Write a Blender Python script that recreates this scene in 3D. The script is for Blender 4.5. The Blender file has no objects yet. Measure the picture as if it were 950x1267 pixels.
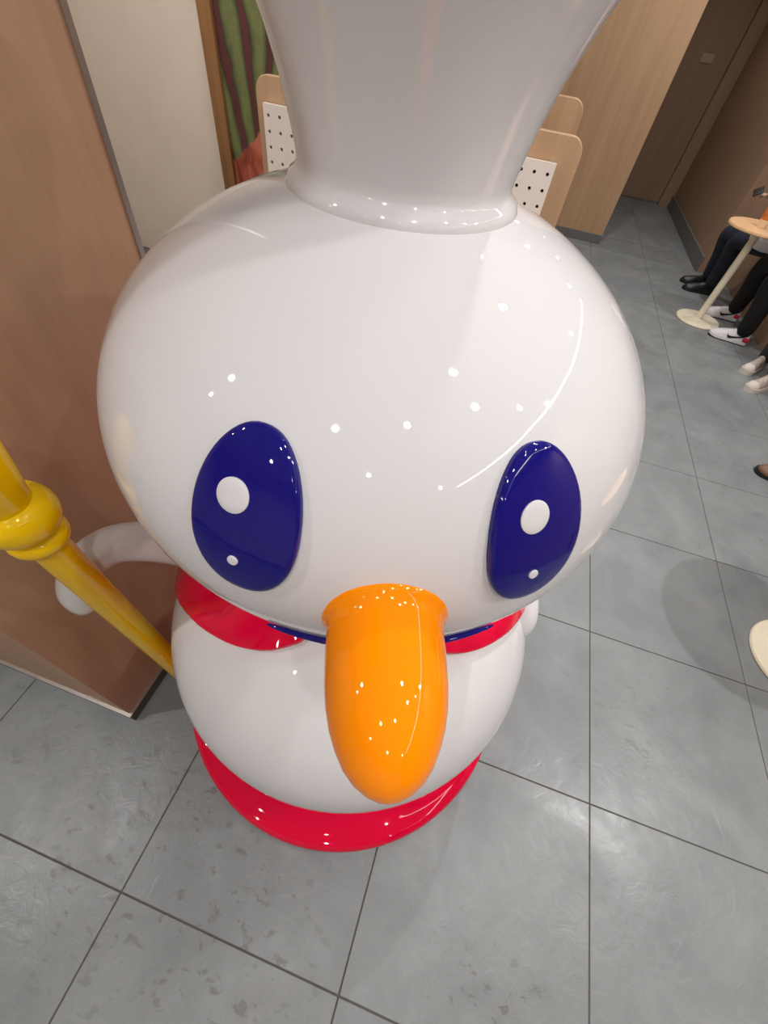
import bpy, bmesh, math, random
from mathutils import Vector, Matrix
random.seed(7)
PI = math.pi
S = bpy.context.scene
C = S.collection

# ------------------------------------------------------------------ camera
TILE = 0.6
F_PX, YAW, PITCH, ROLL = 509.27, -0.187152, 0.888553, 0.169012
CAM = Vector((0.46167, 0.25933, 1.50077))
fw = Vector((math.sin(YAW)*math.cos(PITCH), math.cos(YAW)*math.cos(PITCH), -math.sin(PITCH)))
rt0 = Vector((math.cos(YAW), -math.sin(YAW), 0))
up0 = rt0.cross(fw)
rt = rt0*math.cos(ROLL) + up0*math.sin(ROLL)
up = up0*math.cos(ROLL) - rt0*math.sin(ROLL)
cd = bpy.data.cameras.new('camera')
cam = bpy.data.objects.new('camera', cd)
C.objects.link(cam)
M = Matrix((rt, up, -fw)).transposed().to_4x4()
M.translation = CAM
cam.matrix_world = M
cd.sensor_fit = 'VERTICAL'
cd.sensor_height = 36.0
cd.lens = F_PX/1267*36.0
cd.clip_start = 0.02
S.camera = cam

# ------------------------------------------------------------------ world, exposure
w = bpy.data.worlds.new('world')
S.world = w
w.use_nodes = True
w.node_tree.nodes['Background'].inputs[0].default_value = (1.0, 0.97, 0.94, 1)
w.node_tree.nodes['Background'].inputs[1].default_value = 0.6
S.view_settings.view_transform = 'Standard'
S.view_settings.look = 'None'
S.view_settings.exposure = -0.10
S.view_settings.gamma = 1.0
S.view_settings.use_curve_mapping = False

SPOT_W = 5.0        # each recessed downlight
STRIP_W = 9.0        # linear ceiling lamp
CEIL = 2.75

# ------------------------------------------------------------------ helpers
def lin(r, g, b):
    f = lambda c: (c/255/12.92) if c/255 <= 0.04045 else ((c/255+0.055)/1.055)**2.4
    return (f(r), f(g), f(b), 1.0)

def link(name, bm, mat=None, parent=None, smooth=True, kind=None):
    me = bpy.data.meshes.new(name)
    bm.normal_update()
    bm.to_mesh(me)
    bm.free()
    if smooth:
        for p in me.polygons:
            p.use_smooth = True
        try:
            me.set_sharp_from_angle(angle=math.radians(40))
        except Exception:
            pass
    o = bpy.data.objects.new(name, me)
    if mat:
        me.materials.append(mat)
    C.objects.link(o)
    if parent:
        o.parent = parent
        o.matrix_parent_inverse = Matrix.Identity(4)
    if kind:
        o['kind'] = kind
    return o

def tag(o, label=None, cat=None, group=None, kind=None):
    if label: o['label'] = label
    if cat: o['category'] = cat
    if group: o['group'] = group
    if kind: o['kind'] = kind
    return o

def thing(name, label, cat, loc=(0, 0, 0), rz=0.0, group=None):
    o = bpy.data.objects.new(name, None)
    o.empty_display_size = 0.1
    o.location = loc
    o.rotation_euler = (0, 0, rz)
    C.objects.link(o)
    return tag(o, label, cat, group)

def struct(name, bm, mat, parent=None, smooth=False):
    o = link(name, bm, mat, parent, smooth)
    if parent is None:
        o['kind'] = 'structure'
    return o

def add_box(bm, x0, x1, y0, y1, z0, z1, bev=0.0, seg=2):
    r = bmesh.ops.create_cube(bm, size=1.0)
    vs = r['verts']
    for v in vs:
        v.co = Vector(((x0+x1)/2+v.co.x*(x1-x0), (y0+y1)/2+v.co.y*(y1-y0), (z0+z1)/2+v.co.z*(z1-z0)))
    if bev > 0:
        es = list({e for v in vs for e in v.link_edges})
        bmesh.ops.bevel(bm, geom=es, offset=bev, segments=seg, affect='EDGES', profile=0.6)
    return bm

def box(*a, **k):
    return add_box(bmesh.new(), *a, **k)

def lathe(profile, n=64, bm=None, M=None):
    bm = bm or bmesh.new()
    rings = []
    for r, z in profile:
        if r < 1e-6:
            rings.append([bm.verts.new((0, 0, z))])
        else:
            rings.append([bm.verts.new((r*math.cos(2*PI*i/n), r*math.sin(2*PI*i/n), z)) for i in range(n)])
    for a, b in zip(rings, rings[1:]):
        for i in range(n):
            j = (i+1) % n
            if len(a) == 1 and len(b) > 1:
                bm.faces.new((a[0], b[j], b[i]))
            elif len(b) == 1 and len(a) > 1:
                bm.faces.new((a[i], a[j], b[0]))
            elif len(a) > 1:
                bm.faces.new((a[i], a[j], b[j], b[i]))
    if M:
        bmesh.ops.transform(bm, matrix=M, verts=[v for r in rings for v in r])
    bmesh.ops.recalc_face_normals(bm, faces=bm.faces)
    return bm

def spline(pts, n):
    """Catmull-Rom through a list of equal-length tuples."""
    P = [pts[0]] + list(pts) + [pts[-1]]
    out = []
    for i in range(1, len(P)-2):
        for k in range(n):
            t = k/n
            out.append(tuple(0.5*((2*b)+(-a+c)*t+(2*a-5*b+4*c-d)*t*t+(-a+3*b-3*c+d)*t**3)
                             for a, b, c, d in zip(P[i-1], P[i], P[i+1], P[i+2])))
    out.append(tuple(pts[-1]))
    return out

def tube(pts, rad, n=20, bm=None, caps=True, flat=1.0):
    bm = bm or bmesh.new()
    pts = [Vector(p) for p in pts]
    if not isinstance(rad, (list, tuple)):
        rad = [rad]*len(pts)
    rings = []
    side = None
    for i, p in enumerate(pts):
        t = (pts[min(i+1, len(pts)-1)]-pts[max(i-1, 0)]).normalized()
        if side is None:
            side = t.cross(Vector((0, 0, 1)))
            if side.length < 1e-3:
                side = t.cross(Vector((0, 1, 0)))
        side = (side-t*side.dot(t)).normalized()
        b = t.cross(side)
        rings.append([bm.verts.new(p+(side*math.cos(2*PI*k/n)+b*math.sin(2*PI*k/n)*flat)*rad[i]) for k in range(n)])
    for a, b in zip(rings, rings[1:]):
        for k in range(n):
            bm.faces.new((a[k], a[(k+1) % n], b[(k+1) % n], b[k]))
    if caps:
        for i, ring in ((0, rings[0]), (-1, rings[-1])):
            d = (pts[0]-pts[1]).normalized() if i == 0 else (pts[-1]-pts[-2]).normalized()
            r = rad[0] if i == 0 else rad[-1]
            prev = ring
            for a in (30, 60, 80):
                c = pts[i]+d*r*math.sin(math.radians(a))
                nr = [bm.verts.new(c+(v.co-pts[i])*math.cos(math.radians(a))) for v in ring]
                for k in range(n):
                    f = (prev[k], nr[k], nr[(k+1) % n], prev[(k+1) % n])
                    bm.faces.new(f)
                prev = nr
            bm.faces.new(prev)
    bmesh.ops.recalc_face_normals(bm, faces=bm.faces)
    return bm

def look_m(loc, zdir):
    z = Vector(zdir).normalized()
    q = z.to_track_quat('Z', 'Y')
    m = q.to_matrix().to_4x4()
    m.translation = Vector(loc)
    return m

# ------------------------------------------------------------------ materials
def mat(name):
    m = bpy.data.materials.new(name)
    m.use_nodes = True
    nt = m.node_tree
    b = nt.nodes['Principled BSDF']
    return m, nt, b

def N(nt, t, **kw):
    n = nt.nodes.new(t)
    for k, v in kw.items():
        if k in n.inputs.keys() if hasattr(n.inputs, 'keys') else False:
            n.inputs[k].default_value = v
        else:
            setattr(n, k, v)
    return n

def coords(nt, scale=(1, 1, 1), rot=(0, 0, 0), gen='Object'):
    tc = nt.nodes.new('ShaderNodeTexCoord')
    mp = nt.nodes.new('ShaderNodeMapping')
    mp.inputs['Scale'].default_value = scale
    mp.inputs['Rotation'].default_value = rot
    nt.links.new(tc.outputs[gen], mp.inputs['Vector'])
    return mp.outputs['Vector']

def noise(nt, vec, scale, detail=4, rough=0.55, dist=0.0):
    n = nt.nodes.new('ShaderNodeTexNoise')
    n.inputs['Scale'].default_value = scale
    n.inputs['Detail'].default_value = detail
    n.inputs['Roughness'].default_value = rough
    n.inputs['Distortion'].default_value = dist
    nt.links.new(vec, n.inputs['Vector'])
    return n.outputs['Fac']

def ramp(nt, fac, stops, interp='LINEAR'):
    r = nt.nodes.new('ShaderNodeValToRGB')
    r.color_ramp.interpolation = interp
    els = r.color_ramp.elements
    while len(els) < len(stops):
        els.new(0.5)
    for e, (p, c) in zip(els, stops):
        e.position = p
        e.color = c if len(c) == 4 else (*c, 1)
    nt.links.new(fac, r.inputs['Fac'])
    return r.outputs['Color']

def mixc(nt, fac, a, b, mode='MIX'):
    m = nt.nodes.new('ShaderNodeMix')
    m.data_type = 'RGBA'
    m.blend_type = mode
    for sock, v in ((m.inputs[0], fac), (m.inputs[6], a), (m.inputs[7], b)):
        if hasattr(v, 'links') or hasattr(v, 'is_linked'):
            nt.links.new(v, sock)
        else:
            sock.default_value = v
    return m.outputs[2]

def bump(nt, b, h, strength=0.1, dist=0.01):
    n = nt.nodes.new('ShaderNodeBump')
    n.inputs['Strength'].default_value = strength
    n.inputs['Distance'].default_value = dist
    nt.links.new(h, n.inputs['Height'])
    nt.links.new(n.outputs['Normal'], b.inputs['Normal'])

def paint(name, col, rough=0.35, coat=0.0, coat_rough=0.03, var=0.04, spec=0.5, bumpy=0.0, metal=0.0, nscale=3.0):
    m, nt, b = mat(name)
    v = coords(nt)
    f = noise(nt, v, nscale, 3)
    c = col
    lo = tuple(max(0, x*(1-var)) for x in c[:3]) + (1,)
    hi = tuple(min(1, x*(1+var)) for x in c[:3]) + (1,)
    nt.links.new(ramp(nt, f, [(0.3, lo), (0.7, hi)]), b.inputs['Base Color'])
    b.inputs['Roughness'].default_value = rough
    b.inputs['Metallic'].default_value = metal
    b.inputs['Specular IOR Level'].default_value = spec
    b.inputs['Coat Weight'].default_value = coat
    b.inputs['Coat Roughness'].default_value = coat_rough
    if bumpy:
        bump(nt, b, noise(nt, v, 220, 3), bumpy, 0.002)
    return m

def lacquer(name, col, ripple=0.02):
    """sprayed glass-fibre lacquer: coloured ground under a clear coat with slight orange peel"""
    m, nt, b = mat(name)
    v = coords(nt)
    f = noise(nt, v, 2.0, 2)
    lo = tuple(x*0.98 for x in col[:3])+(1,)
    nt.links.new(ramp(nt, f, [(0.3, lo), (0.7, col)]), b.inputs['Base Color'])
    b.inputs['Roughness'].default_value = 0.35
    b.inputs['Specular IOR Level'].default_value = 0.0
    b.inputs['Coat Weight'].default_value = 1.0
    b.inputs['Coat Roughness'].default_value = 0.025
    h = noise(nt, v, 9.0, 2)
    n = nt.nodes.new('ShaderNodeBump')
    n.inputs['Strength'].default_value = ripple
    n.inputs['Distance'].default_value = 0.02
    nt.links.new(h, n.inputs['Height'])
    nt.links.new(n.outputs['Normal'], b.inputs['Coat Normal'])
    return m

def wood(name, base, dark, rough=0.45, scale=(14, 14, 0.9)):
    m, nt, b = mat(name)
    v = coords(nt, scale)
    f = noise(nt, v, 1.0, 6, 0.6, 0.3)
    v2 = coords(nt, (scale[0]*8, scale[1]*8, scale[2]*2.5))
    g = noise(nt, v2, 1.0, 3, 0.6)
    c1 = ramp(nt, f, [(0.3, dark), (0.65, base)])
    c2 = ramp(nt, g, [(0.35, (0.92, 0.92, 0.92, 1)), (0.65, (1, 1, 1, 1))])
    nt.links.new(mixc(nt, 0.7, c1, c2, 'MULTIPLY'), b.inputs['Base Color'])
    b.inputs['Roughness'].default_value = rough
    bump(nt, b, g, 0.05, 0.001)
    return m

DIRT_SPOTS = [(0.06, 0.36, 0.26), (-0.02, 0.10, 0.35), (0.30, 0.02, 0.3), (0.98, 0.02, 0.22)]

def tile_material():
    m, nt, b = mat('grey_stoneware')
    oi = nt.nodes.new('ShaderNodeObjectInfo')
    geo = nt.nodes.new('ShaderNodeNewGeometry')
    v = geo.outputs['Position']
    f = noise(nt, v, 3.4, 6, 0.6, 0.5)
    g = noise(nt, v, 13.0, 5, 0.65)
    base = ramp(nt, f, [(0.25, lin(113, 118, 120)), (0.5, lin(127, 131, 132)), (0.78, lin(141, 144, 145))])
    fine = ramp(nt, g, [(0.3, (0.95, 0.95, 0.95, 1)), (0.7, (1.03, 1.03, 1.03, 1))])
    col = mixc(nt, 1.0, base, fine, 'MULTIPLY')
    rnd = ramp(nt, oi.outputs['Random'], [(0, (0.95, 0.95, 0.96, 1)), (1, (1.03, 1.03, 1.02, 1))])
    col = mixc(nt, 1.0, col, rnd, 'MULTIPLY')
    # trodden-in dirt: small dark prints gathered round a few trampled spots
    def spot(x, y, r):
        d = nt.nodes.new('ShaderNodeVectorMath'); d.operation = 'DISTANCE'
        nt.links.new(v, d.inputs[0]); d.inputs[1].default_value = (x, y, 0)
        return ramp(nt, d.outputs['Value'], [(0.0, (1, 1, 1, 1)), (r*0.5, (0.9, 0.9, 0.9, 1)), (r, (0, 0, 0, 1))])
    near = None
    for x, y, r in DIRT_SPOTS:
        q = spot(x, y, r)
        near = q if near is None else mixc(nt, 1.0, near, q, 'LIGHTEN')
    wide = ramp(nt, noise(nt, v, 1.7, 2), [(0.52, (0, 0, 0, 1)), (0.7, (0.55, 0.55, 0.55, 1))])
    near = mixc(nt, 1.0, near, wide, 'LIGHTEN')
    mp = nt.nodes.new('ShaderNodeMapping')
    mp.inputs['Scale'].default_value = (1.0, 1.6, 1.0)
    mp.inputs['Rotation'].default_value = (0, 0, 0.7)
    nt.links.new(v, mp.inputs['Vector'])
    dm = ramp(nt, noise(nt, mp.outputs['Vector'], 22.0, 4, 0.6, 0.3), [(0.58, (0, 0, 0, 1)), (0.64, (0.75, 0.75, 0.75, 1))])
    dirt = mixc(nt, 1.0, dm, near, 'MULTIPLY')
    col = mixc(nt, dirt, col, lin(92, 91, 92))
    soft = mixc(nt, 1.0, ramp(nt, noise(nt, v, 7.0, 4, 0.6), [(0.4, (0, 0, 0, 1)), (0.7, (0.4, 0.4, 0.4, 1))]), near, 'MULTIPLY')
    col = mixc(nt, soft, col, lin(104, 103, 104))
    nt.links.new(col, b.inputs['Base Color'])
    rr = ramp(nt, noise(nt, v, 6.0, 5, 0.7, 0.8), [(0.3, (0.26, 0.26, 0.26, 1)), (0.7, (0.46, 0.46, 0.46, 1))])
    nt.links.new(rr, b.inputs['Roughness'])
    b.inputs['Specular IOR Level'].default_value = 0.5
    # trowelled relief that breaks up the lamp reflections
    h1 = noise(nt, v, 17.0, 5, 0.6, 1.6)
    bump(nt, b, h1, 0.22, 0.006)
    return m

def painting_material():
    """flat print: tall green blades streaked with maroon above a coral-red form"""
    m, nt, b = mat('painted_canvas')
    tc = nt.nodes.new('ShaderNodeTexCoord')
    v = tc.outputs['Object']
    mp = nt.nodes.new('ShaderNodeMapping')
    mp.inputs['Scale'].default_value = (1.0, 1.0, 0.6)
    mp.inputs['Rotation'].default_value = (0, 0.10, 0)
    nt.links.new(v, mp.inputs['Vector'])
    wv = nt.nodes.new('ShaderNodeTexWave')
    wv.wave_type = 'BANDS'
    wv.bands_direction = 'X'
    wv.inputs['Scale'].default_value = 2.6
    wv.inputs['Distortion'].default_value = 7.0
    wv.inputs['Detail'].default_value = 3
    wv.inputs['Detail Scale'].default_value = 0.8
    nt.links.new(mp.outputs['Vector'], wv.inputs['Vector'])
    green = ramp(nt, wv.outputs['Fac'], [(0.08, lin(92, 44, 44)), (0.26, lin(66, 54, 40)), (0.42, lin(84, 92, 54)), (0.85, lin(112, 118, 70))])
    n2 = noise(nt, v, 16, 5, 0.7)
    green = mixc(nt, 0.6, green, ramp(nt, n2, [(0.3, (0.6, 0.6, 0.6, 1)), (0.7, (1.15, 1.15, 1.1, 1))]), 'MULTIPLY')
    mp3 = nt.nodes.new('ShaderNodeMapping')
    mp3.inputs['Scale'].default_value = (7, 1, 2.2)
    mp3.inputs['Rotation'].default_value = (0, -0.7, 0)
    nt.links.new(v, mp3.inputs['Vector'])
    n3 = noise(nt, mp3.outputs['Vector'], 1.6, 4, 0.6, 0.8)
    coral = ramp(nt, n3, [(0.3, lin(108, 40, 30)), (0.5, lin(178, 88, 62)), (0.72, lin(208, 138, 112))])
    sx = nt.nodes.new('ShaderNodeSeparateXYZ')
    nt.links.new(v, sx.inputs[0])
    a = nt.nodes.new('ShaderNodeMath'); a.operation = 'MULTIPLY_ADD'
    a.inputs[1].default_value = -0.8; a.inputs[2].default_value = 0.0
    nt.links.new(sx.outputs['X'], a.inputs[0])
    s = nt.nodes.new('ShaderNodeMath'); s.operation = 'ADD'
    nt.links.new(a.outputs[0], s.inputs[0]); nt.links.new(sx.outputs['Z'], s.inputs[1])
    n4 = noise(nt, v, 5, 3)
    s2 = nt.nodes.new('ShaderNodeMath'); s2.operation = 'MULTIPLY_ADD'
    s2.inputs[1].default_value = 0.15
    nt.links.new(n4, s2.inputs[0]); nt.links.new(s.outputs[0], s2.inputs[2])
    fac = ramp(nt, s2.outputs[0], [(0.925, (1, 1, 1, 1)), (0.94, (0, 0, 0, 1))])
    nt.links.new(mixc(nt, fac, green, coral), b.inputs['Base Color'])
    b.inputs['Roughness'].default_value = 0.6
    return m

WHITE = lacquer('white_lacquer', (0.70, 0.688, 0.695, 1))
NAVY = lacquer('navy_lacquer', lin(20, 16, 112))
ORANGE = lacquer('orange_lacquer', lin(252, 140, 0))
RED = lacquer('crimson_lacquer', lin(222, 0, 56))
YELLOW = lacquer('yellow_lacquer', lin(240, 194, 0))
GROUT = paint('dark_grout', lin(94, 88, 85), 0.9)
STONE = tile_material()
WOOD_L = wood('pillar_veneer', lin(174, 138, 110), lin(163, 127, 100), 0.5)
WOOD_P = wood('partition_veneer', lin(186, 152, 118), lin(172, 137, 104))
WOOD_D = wood('brown_wall_panel', lin(158, 130, 106), lin(148, 120, 97), 0.55)
WOOD_F = wood('frame_oak', lin(150, 108, 66), lin(128, 88, 52))
WOOD_B = wood('beech_board', lin(192, 158, 124), lin(182, 148, 114), 0.45)
CREAM = paint('cream_wall_paint', lin(214, 200, 184), 0.7, bumpy=0.05)
CEILW = paint('white_ceiling_paint', lin(238, 236, 232), 0.8)
PEGW = paint('white_pegboard', lin(232, 222, 212), 0.45)
DARK = paint('dark_hole', lin(24, 20, 18), 0.9)
METAL = paint('brushed_steel_trim', lin(200, 192, 186), 0.3, metal=0.9)
SKIRT = paint('grey_skirting', lin(104, 104, 102), 0.5)
SKIRTD = paint('dark_skirting', lin(64, 50, 46), 0.4, coat=0.3)
IVORY = paint('ivory_powder_coat', lin(232, 222, 198), 0.4)
TOPW = wood('table_beech', lin(228, 186, 140), lin(214, 170, 124), 0.4, (3, 22, 22))
CLOTH_NAVY = paint('navy_denim', lin(30, 34, 48), 0.9, var=0.3, nscale=14, bumpy=0.3)
CLOTH_BLACK = paint('black_cloth', lin(9, 8, 9), 0.95, var=0.2, nscale=10)
CLOTH_WHITE = paint('white_cotton', lin(224, 224, 232), 0.9, nscale=10)
CLOTH_GREY = paint('charcoal_cloth', lin(40, 40, 44), 0.95, var=0.2, nscale=10)
LEATHER_BLACK = paint('black_leather', lin(24, 26, 32), 0.35)
LEATHER_BROWN = paint('brown_leather', lin(112, 78, 60), 0.5)
SNEAK_WHITE = paint('white_sneaker_leather', lin(226, 224, 224), 0.5)
SNEAK_GREY = paint('pale_grey_mesh', lin(178, 176, 172), 0.7)
SNEAK_RED = paint('red_sneaker_panel', lin(196, 34, 56), 0.5)
SNEAK_BLACK = paint('black_sneaker_trim', lin(20, 20, 22), 0.5)
BEIGE = paint('beige_suede', lin(172, 158, 148), 0.85, var=0.15, nscale=40)
BEIGE_L = paint('pale_lace', lin(206, 196, 188), 0.8)
SKIN = paint('skin', lin(205, 160, 136), 0.5)
HAIR = paint('dark_hair', lin(26, 20, 18), 0.6)
CUPO = paint('orange_cup_print', lin(206, 116, 56), 0.5, var=0.25, nscale=30)
CUPW = paint('cream_paper', lin(238, 214, 178), 0.6)

m, nt, b = mat('lamp_lens')
b.inputs['Base Color'].default_value = (1, 1, 1, 1)
b.inputs['Emission Color'].default_value = (1.0, 0.96, 0.9, 1)
b.inputs['Emission Strength'].default_value = 30.0
LENS = m
m, nt, b = mat('strip_lens')
b.inputs['Base Color'].default_value = (1, 1, 1, 1)
b.inputs['Emission Color'].default_value = (1.0, 0.97, 0.93, 1)
b.inputs['Emission Strength'].default_value = 5.0
STRIPL = m

# ------------------------------------------------------------------ setting: floor of separate tiles
FLOOR = struct('floor', box(-2.8, 3.2, -2.6, 9.0, -0.06, -0.0035), GROUT)
tb = box(-TILE/2+0.0016, TILE/2-0.0016, -TILE/2+0.0016, TILE/2-0.0016, -0.012, 0.0, bev=0.0012, seg=1)
proto = link('tile', tb, STONE, FLOOR, smooth=False)
first = True
for i in range(-4, 5):
    for j in range(-4, 15):
        o = proto if first else proto.copy()
        if not first:
            C.objects.link(o)
            o.parent = FLOOR
        first = False
        o.location = ((i+0.5)*TILE, (j+0.5)*TILE, 0)

# ------------------------------------------------------------------ setting: walls
PX = -0.235
struct('wall_left', box(-1.6, PX, 0.353, 0.967, 0.0, CEIL), WOOD_L)
bb = struct('baseboard_left', box(-1.6, PX+0.008, 0.345, 0.967, 0.0, 0.05, bev=0.002), SKIRTD)
link('metal_edge', box(-1.6, PX+0.010, 0.344, 0.968, 0.05, 0.0525), METAL, bb, smooth=False)
struct('trim_1', box(PX-0.012, PX+0.004, 0.967, 0.979, 0.0, CEIL), METAL)
struct('wall_back', box(-2.7, -0.45, 3.36, 3.46, 0.0, CEIL), CREAM)
struct('wall_return', box(-0.55, -0.45, 3.46, 6.2, 0.0, CEIL), CREAM)
struct('wall_centre', box(-0.55, 1.287, 6.2, 8.9, 0.0, CEIL), WOOD_P)
struct('baseboard_centre', box(-0.45, 1.292, 6.185, 8.78, 0.0, 0.085, bev=0.002), SKIRT)
struct('wall_corridor', box(1.287, 2.45, 8.8, 8.9, 0.0, CEIL), WOOD_D)
struct('baseboard_corridor', box(1.3, 2.2, 8.785, 8.8, 0.0, 0.02), SKIRT)
struct('wall_right', box(2.36, 3.1, 6.02, 8.9, 0.0, CEIL), WOOD_D)
struct('baseboard_right', box(2.335, 2.36, 6.03, 8.7, 0.0, 0.14, bev=0.002), SKIRT)
struct('trim_2', box(2.2, 2.36, 8.7, 8.8, 0.0, CEIL, bev=0.004), WOOD_D)
struct('wall_niche', box(3.05, 3.15, -2.6, 6.02, 0.0, CEIL), WOOD_D)
struct('wall_far_left', box(-2.8, -2.7, -2.6, 3.46, 0.0, CEIL), CREAM)
struct('wall_front', box(-2.8, 3.15, -2.7, -2.6, 0.0, CEIL), CREAM)
struct('ceiling', box(-2.8, 3.15, -2.7, 8.9, CEIL, CEIL+0.1), CEILW)
tag(link('wall_plate', box(1.86, 2.0, 8.79, 8.8, 1.42, 1.50, bev=0.003), paint('plate', lin(176, 160, 142), 0.5)),
    'small pale plate on the brown wall at the end of the corridor', 'plate')

# ------------------------------------------------------------------ ceiling lamps
SPOTS = [(1.04, 0.54, 0.6), (1.14, 1.55, 0.3), (0.72, 2.05, 3.0), (2.07, 0.70, 0.4), (1.48, 0.34, 0.7), (0.94, -0.25, 0.7), (0.22, -0.62, 0.9),
         (-1.27, -0.25, 1.8), (-1.96, -0.64, 0.8), (2.32, 2.55, 0.8), (2.55, 1.12, 3.4), (2.2, 4.1, 1.4), (1.2, 3.6, 1.5), (1.0, 5.3, 2.2), (2.0, 5.5, 1.3),
         (-1.9, 2.0, 2.2), (-1.1, 2.6, 2.0), (0.9, -1.5, 0.8), (-0.5, -1.6, 0.9), (2.3, -1.4, 0.6), (1.8, 7.3, 0.9)]
for k, (x, y, gain) in enumerate(SPOTS):
    t = thing('ceiling_downlight', 'small round white recessed downlight in the ceiling', 'ceiling light', (x, y, CEIL), 0, 'ceiling downlights')
    link('ring', lathe([(0.034, -0.001), (0.036, -0.006), (0.048, -0.006), (0.050, 0.0)], 24), CEILW, t)
    link('lens', lathe([(0, -0.003), (0.034, -0.003), (0.034, 0.0)], 24), LENS, t)
    ld = bpy.data.lights.new('downlight_lamp', 'SPOT')
    ld.energy = SPOT_W*6*gain
    ld.color = (1.0, 0.985, 0.974)
    ld.spot_size = math.radians(155)
    ld.spot_blend = 0.9
    ld.shadow_soft_size = 0.03
    lo = bpy.data.objects.new('downlight_lamp', ld)
    C.objects.link(lo)
    lo.parent = t
    lo.location = (0, 0, -0.05)

t = thing('linear_light', 'long narrow white linear light along the ceiling over the aisle', 'ceiling light', (2.66, 1.6, CEIL))
link('housing', box(-0.045, 0.045, -2.9, 2.9, -0.02, 0.0, bev=0.003), CEILW, t)
link('diffuser', box(-0.03, 0.03, -2.88, 2.88, -0.024, -0.019), STRIPL, t)
ld = bpy.data.lights.new('linear_lamp', 'AREA')
ld.shape = 'RECTANGLE'
ld.size, ld.size_y = 0.06, 5.7
ld.energy = STRIP_W
ld.color = (1.0, 0.98, 0.955)
lo = bpy.data.objects.new('linear_lamp', ld)
C.objects.link(lo)
lo.parent = t
lo.location = (0, 0, -0.03)

# ------------------------------------------------------------------ snowman figure (local frame: faces -y)
TH = math.radians(19.5)
AX = Vector((0.336, 0.74, 0))
snow = thing('snowman_statue', 'big glossy white snowman figure with orange nose, blue eyes and flared white hat', 'statue', AX, TH)
RZ = Matrix.Rotation(-TH, 4, 'Z')
def loc(p):                       # world point -> statue frame
    return RZ @ (Vector(p)-AX)

# base dish
prof = [(0, 0.0), (0.498, 0.0), (0.512, 0.006), (0.519, 0.018), (0.519, 0.032), (0.513, 0.043), (0.502, 0.048), (0.49, 0.050), (0.475, 0.055),
        (0.43, 0.075), (0.38, 0.1), (0.31, 0.13), (0.2, 0.15), (0, 0.155)]
link('base', lathe(prof, 96), RED, snow)
# body
BR, BZ, BC = 0.452, 0.335, 0.46
prof = [(BR*math.cos(math.radians(a)), BC+BZ*math.sin(math.radians(a))) for a in range(-90, 91, 5)]
prof[0] = (0, BC-BZ); prof[-1] = (0, BC+BZ)
link('body', lathe(prof, 96), WHITE, snow)
# head
HR, HZ, HC = 0.343, 0.2594, 1.1407
prof = [(HR*math.cos(math.radians(a)), HC+HZ*math.sin(math.radians(a))) for a in range(-90, 91, 4)]
prof[0] = (0, HC-HZ); prof[-1] = (0, HC+HZ)
head = link('head', lathe(prof, 112), WHITE, snow)
# neck plug between head and body
link('neck', lathe([(0.0, 0.76), (0.15, 0.76), (0.135, 0.80), (0.13, 0.86), (0.15, 0.92), (0.0, 0.93)], 64), WHITE, snow)
link('scarf_roll', lathe([(0.165+0.046*math.cos(2*PI*k/20), 0.828+0.048*math.sin(2*PI*k/20)) for k in range(21)], 72), RED, snow)

def headP(az, el, off=0.0):
    a, e = math.radians(az), math.radians(el)
    p = Vector((HR*math.cos(e)*math.sin(a), -HR*math.cos(e)*math.cos(a), HZ*math.sin(e)))
    n = Vector((p.x/HR**2, p.y/HR**2, p.z/HZ**2)).normalized()
    return p+n*off+Vector((0, 0, HC))

def dome(outline, prof, surf, center):
    """raised plaque on a surface: outline in surface coords, shrunk ring by ring while it rises"""
    bm = bmesh.new()
    rings = []
    cx, cy = center
    for s, h in prof:
        rings.append([bm.verts.new(surf(cx+(u-cx)*s, cy+(v-cy)*s, h)) for u, v in outline])
    n = len(outline)
    for a, b in zip(rings, rings[1:]):
        for i in range(n):
            bm.faces.new((a[i], a[(i+1) % n], b[(i+1) % n], b[i]))
    c = bm.verts.new(surf(cx, cy, prof[-1][1]))
    for i in range(n):
        bm.faces.new((rings[-1][i], rings[-1][(i+1) % n], c))
    bmesh.ops.recalc_face_normals(bm, faces=bm.faces)
    return bm

def oval(cx, cy, rx, ry, n=56, tilt=0.0, p=2.0):
    out = []
    for k in range(n):
        t = 2*PI*k/n
        x, y = math.cos(t), math.sin(t)
        x = math.copysign(abs(x)**(2/p), x); y = math.copysign(abs(y)**(2/p), y)
        x, y = x*rx, y*ry
        out.append((cx+x*math.cos(tilt)-y*math.sin(tilt), cy+x*math.sin(tilt)+y*math.cos(tilt)))
    return out

PLAQUE = [(1.0, -0.004), (1.0, 0.003), (0.985, 0.0052), (0.955, 0.0066), (0.9, 0.0072), (0.6, 0.0078), (0.3, 0.008)]
for s in (-1, 1):
    o = oval(s*21.8, 21.7, 8.4, 15.5, tilt=0.0, p=2.15)
    eye = link('eye', dome(o, PLAQUE, headP, (s*21.8, 21.3)), NAVY, snow)
    for (du, dv, r) in ((-1.6, 4.2, 2.5), (-0.6, -7.6, 0.8)):
        dot = oval(s*21.8+du, 21.3+dv, r, r*1.15, 28)
        link('highlight', dome(dot, [(1.0, 0.006), (1.0, 0.0088), (0.9, 0.0094), (0.5, 0.0096)], headP, (s*21.8+du, 21.3+dv)), WHITE, eye)

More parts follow.
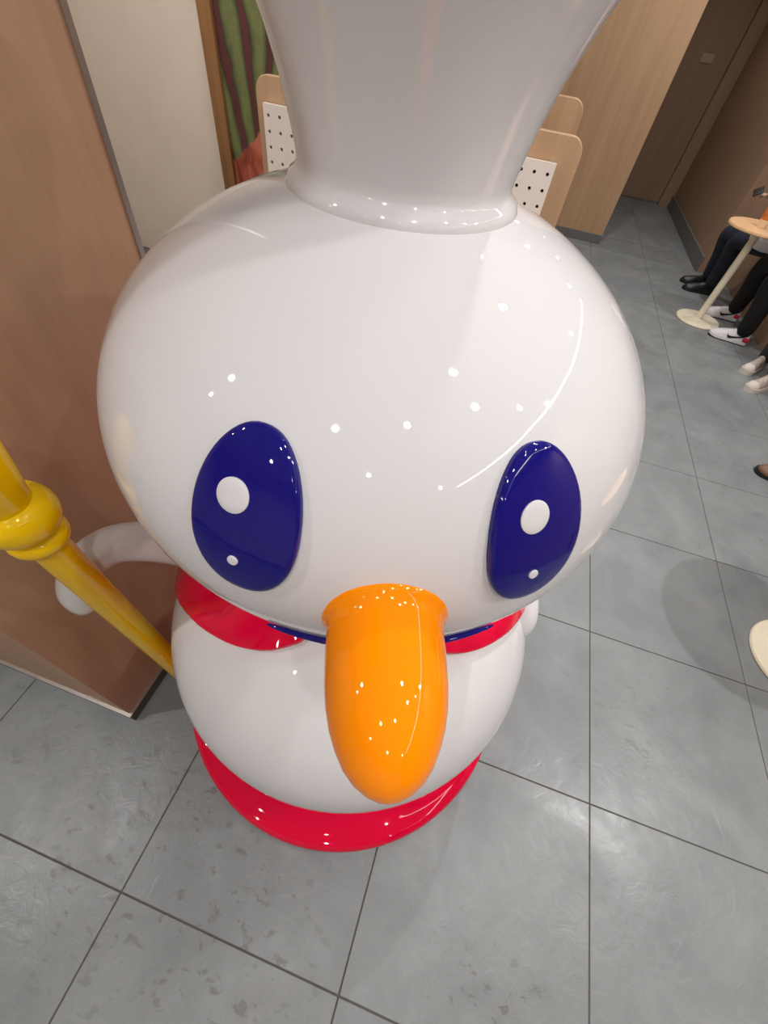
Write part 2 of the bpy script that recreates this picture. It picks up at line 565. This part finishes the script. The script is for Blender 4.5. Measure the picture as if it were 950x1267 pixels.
# carrot nose: flanged root, blunt paraboloid tip
nprof = [(0.044, -0.03), (0.0575, 0.006), (0.0605, 0.012), (0.0605, 0.017), (0.0575, 0.021), (0.0535, 0.025), (0.0525, 0.035), (0.0525, 0.06),
         (0.0515, 0.08), (0.0492, 0.097), (0.0455, 0.112), (0.0402, 0.1255), (0.0335, 0.138), (0.0253, 0.1475), (0.016, 0.1542), (0.007, 0.1578), (0, 0.1585)]
link('nose', lathe(nprof, 64, M=look_m((0, -0.317, 1.145), (0, -1, 0.0))), ORANGE, snow)

# smile: a thin navy roll along the underside of the face
pts = [headP(az, -15.6+4.2*(az/26)**2, 0.0025) for az in range(-20, 23, 1)]
link('mouth', tube(pts, [0.0015+0.003*max(0.0, math.sin(PI*k/(len(pts)-1)))**0.5 for k in range(len(pts))], 10), NAVY, snow)

# scarf: two drooping laps over the shoulders
def bodyP(az, el, off=0.0):
    a, e = math.radians(az), math.radians(el)
    p = Vector((BR*math.cos(e)*math.sin(a), -BR*math.cos(e)*math.cos(a), BZ*math.sin(e)))
    n = Vector((p.x/BR**2, p.y/BR**2, p.z/BZ**2)).normalized()
    return p+n*off+Vector((0, 0, BC))
def lap_el(d):                    # d = degrees of azimuth away from the front
    pts = [(20, 66), (28, 58.5), (37, 53), (48, 48), (58, 43.5), (70, 37), (84, 27), (100, 20), (130, 18), (180, 18)]
    for (a, x), (b, y) in zip(pts, pts[1:]):
        if d <= b:
            return x+(y-x)*(d-a)/(b-a)
    return 18
bm = bmesh.new()
cols = []
for k in range(0, 81):
    d = 20+k*4
    az = d
    e0 = lap_el(d if d <= 180 else 360-d)
    dd = min(d, 360-d)
    col = []
    # outer hem, rounded, over the top to the neck
    grow = min(1.0, (dd-20)/14+0.05)
    for s, h in ((0.0, -0.004), (0.0, 0.010), (0.012, 0.0165), (0.035, 0.0195), (0.25, 0.022), (0.5, 0.030), (0.72, 0.052), (0.8, 0.055), (0.86, 0.046), (1.0, 0.02)):
        el = e0+(72-e0)*s if dd > 20.1 else 66+(72-66)*s
        col.append(bm.verts.new(bodyP(az, el, h*(0.3+0.7*grow) if h > 0 else h)))
    cols.append(col)
for a, b in zip(cols, cols[1:]):
    for i in range(len(a)-1):
        bm.faces.new((a[i], b[i], b[i+1], a[i+1]))
for cc in (cols[0], cols[-1]):
    try: bm.faces.new(cc)
    except Exception: pass
bmesh.ops.recalc_face_normals(bm, faces=bm.faces)
link('scarf', bm, RED, snow)

# flared hat on a rolled band
hat = [(0.0, 1.375), (0.098, 1.37), (0.107, 1.372), (0.112, 1.379), (0.1125, 1.387), (0.109, 1.394), (0.1035, 1.398), (0.1015, 1.403), (0.102, 1.41),
       (0.106, 1.43), (0.1125, 1.455), (0.121, 1.48), (0.132, 1.505), (0.145, 1.53), (0.16, 1.56), (0.178, 1.595), (0.19, 1.62), (0.194, 1.632), (0.193, 1.64), (0.187, 1.642), (0.181, 1.636),
       (0.166, 1.60), (0.148, 1.56), (0.13, 1.525), (0.115, 1.49), (0.1, 1.45), (0.094, 1.43), (0.0, 1.425)]
link('hat', lathe(hat, 96), WHITE, snow)

# arms: the left of the picture reaches out and grips the staff, the other hangs at the side
A1 = [(-0.02, 0.66, 0.66, 0.05), (-0.075, 0.60, 0.74, 0.043), (-0.115, 0.545, 0.78, 0.038), (-0.145, 0.495, 0.76, 0.036), (-0.160, 0.465, 0.71, 0.034), (-0.158, 0.458, 0.675, 0.030)]
sp = spline(A1, 6)
link('arm', tube([loc(p[:3]) for p in sp], [p[3] for p in sp], 24), WHITE, snow)
A2 = [(0.67, 0.88, 0.64, 0.05), (0.718, 0.845, 0.635, 0.04), (0.742, 0.80, 0.60, 0.033), (0.738, 0.785, 0.565, 0.03)]
sp = spline(A2, 6)
link('arm', tube([loc(p[:3]) for p in sp], [p[3] for p in sp], 24), WHITE, snow)

# ------------------------------------------------------------------ yellow staff
P0, P1 = Vector((-0.135, 0.505, 0.05)), Vector((-0.078, 0.452, 0.935))
d = (P1-P0).normalized()
P0 = P0 - d*0.0
L = (P1-P0).length
st = thing('yellow_staff', 'glossy yellow staff with turned rings held by the white figure', 'staff', P0)
Q = look_m((0, 0, 0), d)
link('shaft', lathe([(0.0, 0.0), (0.027, 0.0), (0.027, L-0.02), (0.026, L+0.07), (0.0, L+0.07)], 40, M=Q), YELLOW, st)
def ring_prof(r, z, h, core=0.02):
    return [(core, z-h)]+[(core+(r-core)*math.cos(math.radians(a)), z+h*math.sin(math.radians(a))) for a in range(-80, 81, 10)]+[(core, z+h)]
link('ring', lathe(ring_prof(0.041, L+0.026, 0.020), 56, M=Q), YELLOW, st)
link('knob', lathe(ring_prof(0.0505, L+0.078, 0.034), 56, M=Q), YELLOW, st)
link('finial', lathe([(0.0, L+0.08), (0.030, L+0.08), (0.033, L+0.12), (0.039, L+0.16), (0.044, L+0.2), (0.043, L+0.235), (0.034, L+0.262), (0.018, L+0.276), (0, L+0.28)], 48, M=Q), YELLOW, st)

# ------------------------------------------------------------------ framed picture on the cream wall
pic = thing('framed_picture', 'large wood-framed picture of green and maroon leaves above coral red, on cream wall', 'picture', (-1.05, 3.36, 0.25))
X0, X1, Z1 = -0.565, 0.565, 1.9
fb = 0.085
for (a, b, c, e) in ((X0, X0+fb, 0, Z1), (X1-fb, X1, 0, Z1), (X0+fb, X1-fb, 0, fb), (X0+fb, X1-fb, Z1-fb, Z1)):
    link('frame_bar', box(a, b, -0.045, -0.001, c, e, bev=0.003), WOOD_F, pic)
link('canvas', box(X0+fb, X1-fb, -0.02, -0.001, fb, Z1-fb), painting_material(), pic, smooth=False)

# ------------------------------------------------------------------ pegboard partition
def round_plate(x0, x1, z0, z1, y0, y1, r, n=8):
    bm = bmesh.new()
    out = [(x0, z0), (x1, z0)]
    for k in range(n+1):
        a = PI/2*k/n
        out.append((x1-r+r*math.cos(a), z1-r+r*math.sin(a)))
    for k in range(n+1):
        a = PI/2+PI/2*k/n
        out.append((x0+r+r*math.cos(a), z1-r+r*math.sin(a)))
    f = [bm.verts.new((x, y0, z)) for x, z in out]
    g = [bm.verts.new((x, y1, z)) for x, z in out]
    bm.faces.new(f); bm.faces.new(g[::-1])
    n = len(out)
    for i in range(n):
        bm.faces.new((f[i], g[i], g[(i+1) % n], f[(i+1) % n]))
    bmesh.ops.recalc_face_normals(bm, faces=bm.faces)
    bmesh.ops.bevel(bm, geom=[e for e in bm.edges if abs(e.verts[0].co.y-e.verts[1].co.y) < 1e-5], offset=0.003, segments=1, affect='EDGES')
    return bm

def pegboard(x0, z1, nx, nz, pitch, mx, mz, t, hole=0.0085):
    """a board with real drilled holes"""
    bm = bmesh.new()
    W = 2*mx+(nx-1)*pitch
    Hh = 2*mz+(nz-1)*pitch
    xs = [0]+[mx+pitch*(i+0.5) for i in range(nx-1)]+[W]
    zs = [0]+[mz+pitch*(i+0.5) for i in range(nz-1)]+[Hh]
    for i in range(nx):
        for j in range(nz):
            cx, cz = mx+i*pitch, mz+j*pitch
            a, b, c, d2 = xs[i], xs[i+1], zs[j], zs[j+1]
            cor = [(b, d2), (a, d2), (a, c), (b, c)]
            cv = [bm.verts.new((x0+x, 0, z1-z)) for x, z in cor]
            ov, bv = [], []
            for k in range(8):
                an = PI/4*k
                p = (x0+cx+hole*math.cos(an), z1-(cz+hole*math.sin(an)))
                ov.append(bm.verts.new((p[0], 0, p[1])))
                bv.append(bm.verts.new((p[0], t*0.9, p[1])))
            for k in range(8):
                bm.faces.new((ov[k], ov[(k+1) % 8], bv[(k+1) % 8], bv[k]))
            # quadrant k: corners at 45+90k degrees, octagon verts 1,3,5,7 line up with them
            for q in range(4):
                i0 = (2*q+1) % 8
                bm.faces.new((cv[q], ov[i0], ov[(i0-1) % 8], ov[(i0-2) % 8], cv[(q-1) % 4]))
    bmesh.ops.remove_doubles(bm, verts=bm.verts, dist=1e-5)
    e = box(x0, x0+W, 0.0, t, z1-Hh, z1)
    for f in list(e.faces):
        if f.normal.y < -0.9 or f.calc_center_median().y < 1e-6:
            e.faces.remove(f)
    me = bpy.data.meshes.new('tmp'); e.to_mesh(me); e.free()
    bm.from_mesh(me); bpy.data.meshes.remove(me)
    bmesh.ops.recalc_face_normals(bm, faces=bm.faces)
    return bm, W, Hh

part = thing('pegboard_partition', 'low wooden partition with rounded corners and white pegboard behind the snowman', 'partition', (0, 3.0, 0))
link('back_board', round_plate(-1.135, 0.60, 0.0, 1.19, 0.03, 0.07, 0.07), WOOD_B, part)
pb, Wp, Hp = pegboard(-1.085, 1.085, 24, 15, 0.0665, 0.028, 0.046, 0.022)
link('pegboard', pb, PEGW, part, smooth=False)
link('hole_backing', box(-1.08, -1.09+Wp, 0.0215, 0.029, 1.09-Hp, 1.08), DARK, part, smooth=False)
part2 = thing('tall_partition', 'taller plain wooden partition with rounded corner standing behind the pegboard', 'partition', (0, 3.2, 0))
link('board', round_plate(-0.40, 0.545, 0.0, 1.30, 0, 0.04, 0.06), WOOD_P, part2)
link('foot', box(-0.38, 0.52, -0.06, 0.10, 0.0, 0.03, bev=0.004), WOOD_P, part2)

# ------------------------------------------------------------------ tables
def make_table(x, y, label, r=0.235, h=0.72):
    t = thing('round_table', label, 'table', (x, y, 0), 0)
    link('base_plate', lathe([(0, 0), (0.178, 0), (0.182, 0.004), (0.182, 0.010), (0.178, 0.015), (0.06, 0.020), (0.035, 0.024), (0, 0.024)], 64), IVORY, t)
    link('pole', lathe([(0.0, 0.018), (0.028, 0.018), (0.028, h-0.03), (0, h-0.03)], 32), IVORY, t)
    link('top_flange', lathe([(0.0, h-0.035), (0.1, h-0.035), (0.1, h-0.022), (0, h-0.022)], 32), IVORY, t)
    link('tabletop', lathe([(0, h-0.022), (r-0.01, h-0.022), (r, h-0.016), (r, h-0.006), (r-0.004, h), (0, h)], 72), TOPW, t)
    return t
make_table(2.15, 4.67, 'round beech-topped table on ivory pole by the seated people, its whole base in view')
make_table(2.035, 1.375, 'round table nearest the camera at right edge, only its ivory base in view', 0.25)
cup = thing('paper_cup', 'orange paper cup standing on the round beech tabletop', 'cup', (2.135, 4.655, 0.72))
link('cup_wall', lathe([(0.0, 0.0), (0.032, 0.0), (0.0335, 0.004), (0.0375, 0.05)], 32), CUPW, cup)
link('printed_band', lathe([(0.0374, 0.05), (0.0378, 0.05), (0.046, 0.142), (0.0456, 0.142)], 32), CUPO, cup)
link('rim', lathe([(0.0456, 0.14), (0.048, 0.143), (0.048, 0.149), (0.0445, 0.150), (0.0425, 0.14)], 32), CUPW, cup)

# ------------------------------------------------------------------ bench in the niche
bench = thing('long_bench', 'long brown wooden wall bench under the seated people', 'bench', (2.62, 3.4, 0))
link('front_panel', box(0.0, 0.02, -2.4, 2.58, 0.0, 0.40, bev=0.002), WOOD_D, bench, smooth=False)
link('seat', box(-0.02, 0.40, -2.4, 2.58, 0.40, 0.45, bev=0.01), paint('brown_vinyl', lin(98, 70, 54), 0.5), bench)

# ------------------------------------------------------------------ seated people
def skin_mesh(name, joints, edges, root, levels=2):
    """joints: {name: (Vector, radius)}; grows one continuous surface with the Skin modifier and bakes it"""
    keys = list(joints)
    me = bpy.data.meshes.new(name)
    me.from_pydata([joints[k][0] for k in keys], [(keys.index(a), keys.index(b)) for a, b in edges], [])
    o = bpy.data.objects.new(name, me)
    C.objects.link(o)
    sk = o.modifiers.new('skin', 'SKIN')
    sk.use_smooth_shade = True
    for i, k in enumerate(keys):
        r = joints[k][1]
        if not isinstance(r, tuple): r = (r, r)
        me.skin_vertices[0].data[i].radius = r
        me.skin_vertices[0].data[i].use_root = (k == root)
    ss = o.modifiers.new('sub', 'SUBSURF')
    ss.levels = ss.render_levels = levels
    dg = bpy.context.evaluated_depsgraph_get()
    dg.update()
    nm = bpy.data.meshes.new_from_object(o.evaluated_get(dg))
    bpy.data.objects.remove(o)
    bpy.data.meshes.remove(me)
    bm = bmesh.new()
    bm.from_mesh(nm)
    bpy.data.meshes.remove(nm)
    return bm

def shoe_bm(l=0.285, w=1.0, hi=0.0, z0=0.0):
    """heel at x=0, toe at +x; returns upper"""
    sec = [(0.0, 0.018, 0.05+hi*0.7), (0.010, 0.029, 0.082+hi*0.95), (0.05, 0.034, 0.088+hi), (0.085, 0.035, 0.095+hi), (0.108, 0.035, 0.09+hi*0.85), (0.126, 0.036, 0.084+hi*0.25),
           (0.15, 0.038, 0.074), (0.19, 0.044, 0.062), (0.225, 0.045, 0.052), (0.255, 0.039, 0.043), (0.274, 0.027, 0.034), (0.285, 0.008, 0.022)]
    sec = spline(sec, 3)
    bm = bmesh.new()
    rings = []
    n = 18
    for x, hw, h in sec:
        hw *= w
        ring = []
        for k in range(n):
            a = -PI/2+2*PI*k/n
            cx, cz = math.cos(a), math.sin(a)
            yy = math.copysign(abs(cx)**0.75, cx)*hw
            if cz > 0:
                yy *= 1-0.30*cz*min(1, h/0.09)
                zz = z0+0.012+(h-0.012)*cz**0.9
            else:
                zz = z0+0.012*(1+math.copysign(abs(cz)**0.6, cz))
            ring.append(bm.verts.new((x*l/0.285, yy, max(z0, zz))))
        rings.append(ring)
    for a, b in zip(rings, rings[1:]):
        for k in range(n):
            bm.faces.new((a[k], b[k], b[(k+1) % n], a[(k+1) % n]))
    bm.faces.new(rings[0]); bm.faces.new(rings[-1][::-1])
    bmesh.ops.recalc_face_normals(bm, faces=bm.faces)
    return bm

def sole_bm(l=0.285, w=1.0, th=0.024, grow=0.004):
    sec = [(-0.006, 0.016), (0.006, 0.030), (0.05, 0.036), (0.1, 0.036), (0.15, 0.040), (0.2, 0.047), (0.23, 0.047), (0.26, 0.040), (0.28, 0.027), (0.291, 0.01)]
    sec = spline(sec, 2)
    bm = bmesh.new()
    out = [(x*l/0.285, (hw+grow)*w) for x, hw in sec]+[(x*l/0.285, -(hw+grow)*w) for x, hw in reversed(sec)]
    lo = [bm.verts.new((x, y, 0.0)) for x, y in out]
    hi = [bm.verts.new((x, y*0.97, th+0.008*max(0, (x/l-0.75)*4)**2)) for x, y in out]
    bm.faces.new(lo[::-1]); bm.faces.new(hi)
    n = len(out)
    for i in range(n):
        bm.faces.new((lo[i], lo[(i+1) % n], hi[(i+1) % n], hi[i]))
    bmesh.ops.recalc_face_normals(bm, faces=bm.faces)
    return bm

def make_shoe(style, person, heel, ang, side):
    """heel: world-ish point in the person's frame; ang: toe direction; side: +1/-1 outer side"""
    M = Matrix.Translation(heel) @ Matrix.Rotation(ang, 4, 'Z')
    if style == 'sneaker':
        u, s_, hi = SNEAK_WHITE, SNEAK_WHITE, 0.0
    elif style == 'hightop':
        u, s_, hi = BEIGE, BEIGE_L, 0.065
    elif style == 'black':
        u, s_, hi = LEATHER_BLACK, SNEAK_BLACK, 0.0
    else:
        u, s_, hi = LEATHER_BROWN, SNEAK_BLACK, 0.0
    th = 0.028 if style in ('sneaker', 'hightop') else 0.016
    bm = shoe_bm(w=1.12 if style in ('black', 'brown') else 1.0, hi=hi, z0=th*0.6)
    bm.transform(M)
    sh = link('shoe', bm, u, person)
    bm = sole_bm(w=1.1 if style in ('black', 'brown') else 1.0, th=th); bm.transform(M)
    link('sole', bm, s_, sh)
    if style == 'sneaker':
        # dark lower sole line
        bm = sole_bm(th=0.007, grow=0.006); bm.transform(M)
        link('outsole', bm, SNEAK_BLACK, sh)
        # curved tick mark on both flanks
        for sd in (-1, 1):
            curve = [(0.165, 0.060, 0.001), (0.160, 0.047, 0.005), (0.145, 0.040, 0.0075), (0.12, 0.043, 0.0065), (0.085, 0.053, 0.0045), (0.05, 0.066, 0.0025), (0.03, 0.075, 0.001)]
            c2 = spline(curve, 4)
            bm = bmesh.new()
            rr = []
            for x, z, hw in c2:
                y = sd*(0.043 if x > 0.12 else 0.0395)
                rr.append((bm.verts.new((x, y*(1-max(0, z-0.045)*4.0), z-hw)), bm.verts.new((x, y*(1-max(0, z+hw-0.045)*4.0), z+hw)),
                           bm.verts.new((x, y*0.6, z+hw)), bm.verts.new((x, y*0.6, z-hw))))
            for a, b in zip(rr, rr[1:]):
                for k in range(4):
                    bm.faces.new((a[k], b[k], b[(k+1) % 4], a[(k+1) % 4]))
            bmesh.ops.recalc_face_normals(bm, faces=bm.faces)
            bm.transform(M)
            link('tick_mark', bm, SNEAK_BLACK, sh)
        bm = bmesh.new()
        add_box(bm, -0.004, 0.045, -0.0375, 0.0375, 0.03, 0.062, bev=0.012, seg=3)
        bm.transform(M)
        link('heel_patch', bm, SNEAK_RED, sh)
    if style in ('sneaker', 'hightop'):
        z0 = th*0.6
        for k in range(5):
            x = 0.135+k*0.017
            zz = z0+(0.083-0.30*(x-0.135)) - (0.006 if style == 'hightop' else 0.004)
            bm = tube([(x, -0.022, zz-0.010), (x+0.002, 0, zz+0.002), (x, 0.022, zz-0.010)], 0.0032, 8)
            bm.transform(M)
            link('lace', bm, BEIGE_L if style == 'hightop' else SNEAK_WHITE, sh)
    if style == 'hightop':
        bm = shoe_bm(w=1.05, z0=th*0.6)
        bmesh.ops.delete(bm, geom=[v for v in bm.verts if v.co.x < 0.232], context='VERTS')
        for v in bm.verts:
            v.co.x += 0.002
            v.co.z = th*0.6+(v.co.z-th*0.6)*1.07
        bm.transform(M)
        link('toe_cap', bm, BEIGE_L, sh)
    return sh

def person(label, base, feet, toes_ang, knees, hip, chest_off, hands, trousers, top, shoe, lap=None):
    """everything given in world coordinates; base is the floor point of the Empty"""
    B = Vector(base)
    p = thing('person', label, 'person', B)
    V = lambda q: Vector(q)-B
    H = V(hip)
    hipd = (V(knees[1])-V(knees[0])); hipd.z = 0
    hipd = hipd.normalized() if hipd.length > 0.05 else Vector((0, -1, 0))
    across = Vector((0, 1, 0)) if abs(hipd.y) < 0.3 else Vector((0, math.copysign(1, hipd.y), 0))
    chest = H+Vector((chest_off[0]*0.6, chest_off[1]*0.6, 0.30))
    sh0 = H+Vector((chest_off[0], chest_off[1], 0.47))
    J = {'pelvis': (H, (0.13, 0.10)), 'belly': (H+Vector((chest_off[0]*0.2, chest_off[1]*0.2, 0.14)), (0.10, 0.08)), 'chest': (chest, (0.11, 0.08)), 'collar': (sh0, 0.055),
         'neck': (sh0+Vector((-0.015, 0, 0.075)), 0.05), 'jaw': (sh0+Vector((-0.05, 0, 0.13)), 0.075), 'skull': (sh0+Vector((-0.05, 0, 0.21)), 0.098), 'crown': (sh0+Vector((-0.045, 0, 0.265)), 0.07)}
    E = [('pelvis', 'belly'), ('belly', 'chest'), ('chest', 'collar'), ('collar', 'neck'), ('neck', 'jaw'), ('jaw', 'skull'), ('skull', 'crown')]
    T, TE = {'pelvis': (H, (0.145, 0.115)), 'waist': (H+Vector((0, 0, 0.08)), (0.14, 0.11))}, [('pelvis', 'waist')]
    U = {'hem': (H+Vector((-0.07, 0, 0.02)), (0.17, 0.14)), 'belly': (J['belly'][0], (0.155, 0.125)), 'chest': (chest, (0.16, 0.125)), 'collar': (sh0, 0.09)}
    UE = [('hem', 'belly'), ('belly', 'chest'), ('chest', 'collar')]
    if lap:
        U['lap'] = (H+Vector(lap), (0.135, 0.085)); UE.append(('hem', 'lap'))
    fings = []
    for i, s in ((0, -1), (1, 1)):
        n = str(i)
        hj = H+across*s*0.09+Vector((-0.02, 0, -0.005))
        kn = V(knees[i]); an = V(feet[i])+Vector((0, 0, 0.10))
        mid = (kn+an)/2+Vector((0.02, 0, 0.03))
        J.update({'hip'+n: (hj, 0.08), 'knee'+n: (kn, 0.058), 'calf'+n: (mid, 0.05), 'ankle'+n: (an, 0.034), 'heel'+n: (an+Vector((0, 0, -0.05)), 0.03)})
        E += [('pelvis', 'hip'+n), ('hip'+n, 'knee'+n), ('knee'+n, 'calf'+n), ('calf'+n, 'ankle'+n), ('ankle'+n, 'heel'+n)]
        T.update({'hip'+n: (hj, 0.10), 'thigh'+n: ((hj+kn)/2, 0.097), 'knee'+n: (kn, 0.086), 'calf'+n: (mid, 0.08), 'cuff'+n: (an+Vector((0.01, 0, 0.02)), 0.066), 'hem'+n: (an+Vector((0.012, 0, -0.045)), 0.064)})
        TE += [('pelvis', 'hip'+n), ('hip'+n, 'thigh'+n), ('thigh'+n, 'knee'+n), ('knee'+n, 'calf'+n), ('calf'+n, 'cuff'+n), ('cuff'+n, 'hem'+n)]
        sh = sh0+across*s*0.17+Vector((0, 0, -0.03))
        ha = V(hands[i])
        el = (sh+ha)/2+Vector((0.06, 0, 0))+across*s*0.07+Vector((0, 0, -0.10))
        wr = ha+(el-ha).normalized()*0.07
        J.update({'shoulder'+n: (sh, 0.038), 'elbow'+n: (el, 0.028), 'wrist'+n: (wr, 0.025), 'palm'+n: (ha, (0.034, 0.018))})
        E += [('collar', 'shoulder'+n), ('shoulder'+n, 'elbow'+n), ('elbow'+n, 'wrist'+n), ('wrist'+n, 'palm'+n)]
        U.update({'shoulder'+n: (sh, 0.078), 'elbow'+n: (el, 0.062), 'sleeve'+n: (wr+(el-wr)*0.2, 0.042)})
        UE += [('collar', 'shoulder'+n), ('shoulder'+n, 'elbow'+n), ('elbow'+n, 'sleeve'+n)]
        dirf = (ha-wr).normalized()
        lat = dirf.cross(Vector((0, 0, 1))).normalized()
        dn = lat.cross(dirf)
        if dn.z > 0: dn = -dn
        for q, ln in ((-1.5, 0.062), (-0.5, 0.074), (0.5, 0.078), (1.5, 0.068)):
            r0 = ha+lat*q*0.018+dirf*0.008
            fings.append(([r0, r0+dirf*(0.028+ln*0.35), r0+dirf*(0.028+ln*0.62)+dn*ln*0.28, r0+dirf*(0.028+ln*0.68)+dn*ln*0.58], [0.0095, 0.009, 0.0085, 0.007]))
        r0 = ha-dirf*0.035-lat*s*0.018
        fings.append(([r0, r0-lat*s*0.028+dirf*0.02, r0-lat*s*0.036+dirf*0.05+dn*0.012, r0-lat*s*0.03+dirf*0.07+dn*0.02], [0.011, 0.0105, 0.0095, 0.008]))
    bm = skin_mesh('body', J, E, 'pelvis')
    for pts, rad in fings:
        sp = spline([(*a, r) for a, r in zip(pts, rad)], 3)
        tube([q[:3] for q in sp], [q[3] for q in sp], 10, bm)
    # face: nose, brow eyes, ears
    sk = J['skull'][0]
    tube([sk+Vector((-0.088, 0, 0.0)), sk+Vector((-0.104, 0, -0.035)), sk+Vector((-0.092, 0, -0.045))], [0.008, 0.013, 0.01], 10, bm)
    for s in (-1, 1):
        tube([sk+Vector((0.0, s*0.088, 0.01)), sk+Vector((0.005, s*0.098, -0.012)), sk+Vector((0, s*0.086, -0.04))], [0.01, 0.013, 0.008], 8, bm)
    body = link('body', bm, SKIN, p)
    for s in (-1, 1):
        bm = bmesh.new()
        bmesh.ops.create_uvsphere(bm, u_segments=10, v_segments=8, radius=0.011, matrix=Matrix.Translation(sk+Vector((-0.082, s*0.033, -0.008))))
        link('eye', bm, SNEAK_BLACK, p)
    bm = tube([sk+Vector((-0.085, -0.024, -0.078)), sk+Vector((-0.094, 0, -0.08)), sk+Vector((-0.085, 0.024, -0.078))], [0.004, 0.007, 0.004], 8)
    link('mouth', bm, paint('lips', lin(160, 96, 88), 0.5), p)
    hm = skin_mesh('hair', {'top': (sk+Vector((0.012, 0, 0.05)), 0.098), 'back': (sk+Vector((0.05, 0, -0.01)), 0.085), 'nape': (sk+Vector((0.05, 0, -0.08)), 0.055)}, [('top', 'back'), ('back', 'nape')], 'top')
    link('hair', hm, HAIR, p)
    link('trousers', skin_mesh('trousers', T, TE, 'pelvis'), trousers, p)
    link('shirt', skin_mesh('shirt', U, UE, 'belly'), top, p)
    for i, s in ((0, -1), (1, 1)):
        a = toes_ang[i]
        an = V(feet[i])
        heel = Vector((an.x, an.y, 0))-Vector((math.cos(a), math.sin(a), 0))*0.075
        make_shoe(shoe, p, heel, a, s)
    return p

PEOPLE_GROUP = None
# far person in dark jeans, looking at a phone
person('seated person in navy jeans, black shoes and white top, farthest along the bench', (2.6, 5.15, 0),
       [(2.335, 5.60, 0), (2.33, 5.40, 0)], [PI*0.995, PI*1.0], [(2.25, 5.52, 0.49), (2.29, 5.35, 0.49)], (2.50, 5.04, 0.575), (-0.12, -0.02),
       [(2.30, 5.40, 0.80), (2.42, 4.92, 0.72)], CLOTH_NAVY, CLOTH_WHITE, 'black', lap=(-0.25, -0.05, 0.0))
ph = thing('mobile_phone', 'dark phone held by the far seated person', 'phone', (2.225, 5.40, 0.815))
ph.rotation_euler = (0.25, 0.95, 0.0)
link('case', box(-0.004, 0.004, -0.075, 0.075, -0.036, 0.036, bev=0.003), SNEAK_BLACK, ph)
link('screen', box(0.004, 0.0052, -0.07, 0.07, -0.032, 0.032), paint('phone_glass', lin(30, 30, 36), 0.1), ph)
person('seated person in black trousers and white sneakers with red heels beside the round table', (2.7, 4.45, 0),
       [(2.44, 4.865, 0), (2.415, 4.39, 0)], [PI*0.98, PI*0.93], [(2.37, 4.74, 0.50), (2.36, 4.42, 0.50)], (2.76, 4.42, 0.575), (-0.06, 0.0),
       [(2.48, 4.68, 0.60), (2.48, 4.38, 0.60)], CLOTH_BLACK, CLOTH_BLACK, 'sneaker')
person('seated person in dark trousers and beige lace-up high-top shoes at the right edge', (2.8, 3.7, 0),
       [(2.50, 4.00, 0), (2.485, 3.71, 0)], [PI*1.27, PI*1.22], [(2.46, 3.97, 0.51), (2.45, 3.70, 0.51)], (2.86, 3.86, 0.575), (0.0, 0.0),
       [(2.6, 3.98, 0.61), (2.58, 3.70, 0.61)], CLOTH_GREY, CLOTH_GREY, 'hightop')
person('seated person nearest the camera on the bench, only a brown shoe tip in view', (2.8, 2.6, 0),
       [(2.375, 2.60, 0), (2.44, 2.36, 0)], [PI*0.97, PI*1.02], [(2.45, 2.62, 0.51), (2.47, 2.40, 0.51)], (2.86, 2.5, 0.575), (0.0, 0.0),
       [(2.6, 2.62, 0.61), (2.6, 2.38, 0.61)], CLOTH_GREY, CLOTH_GREY, 'brown')
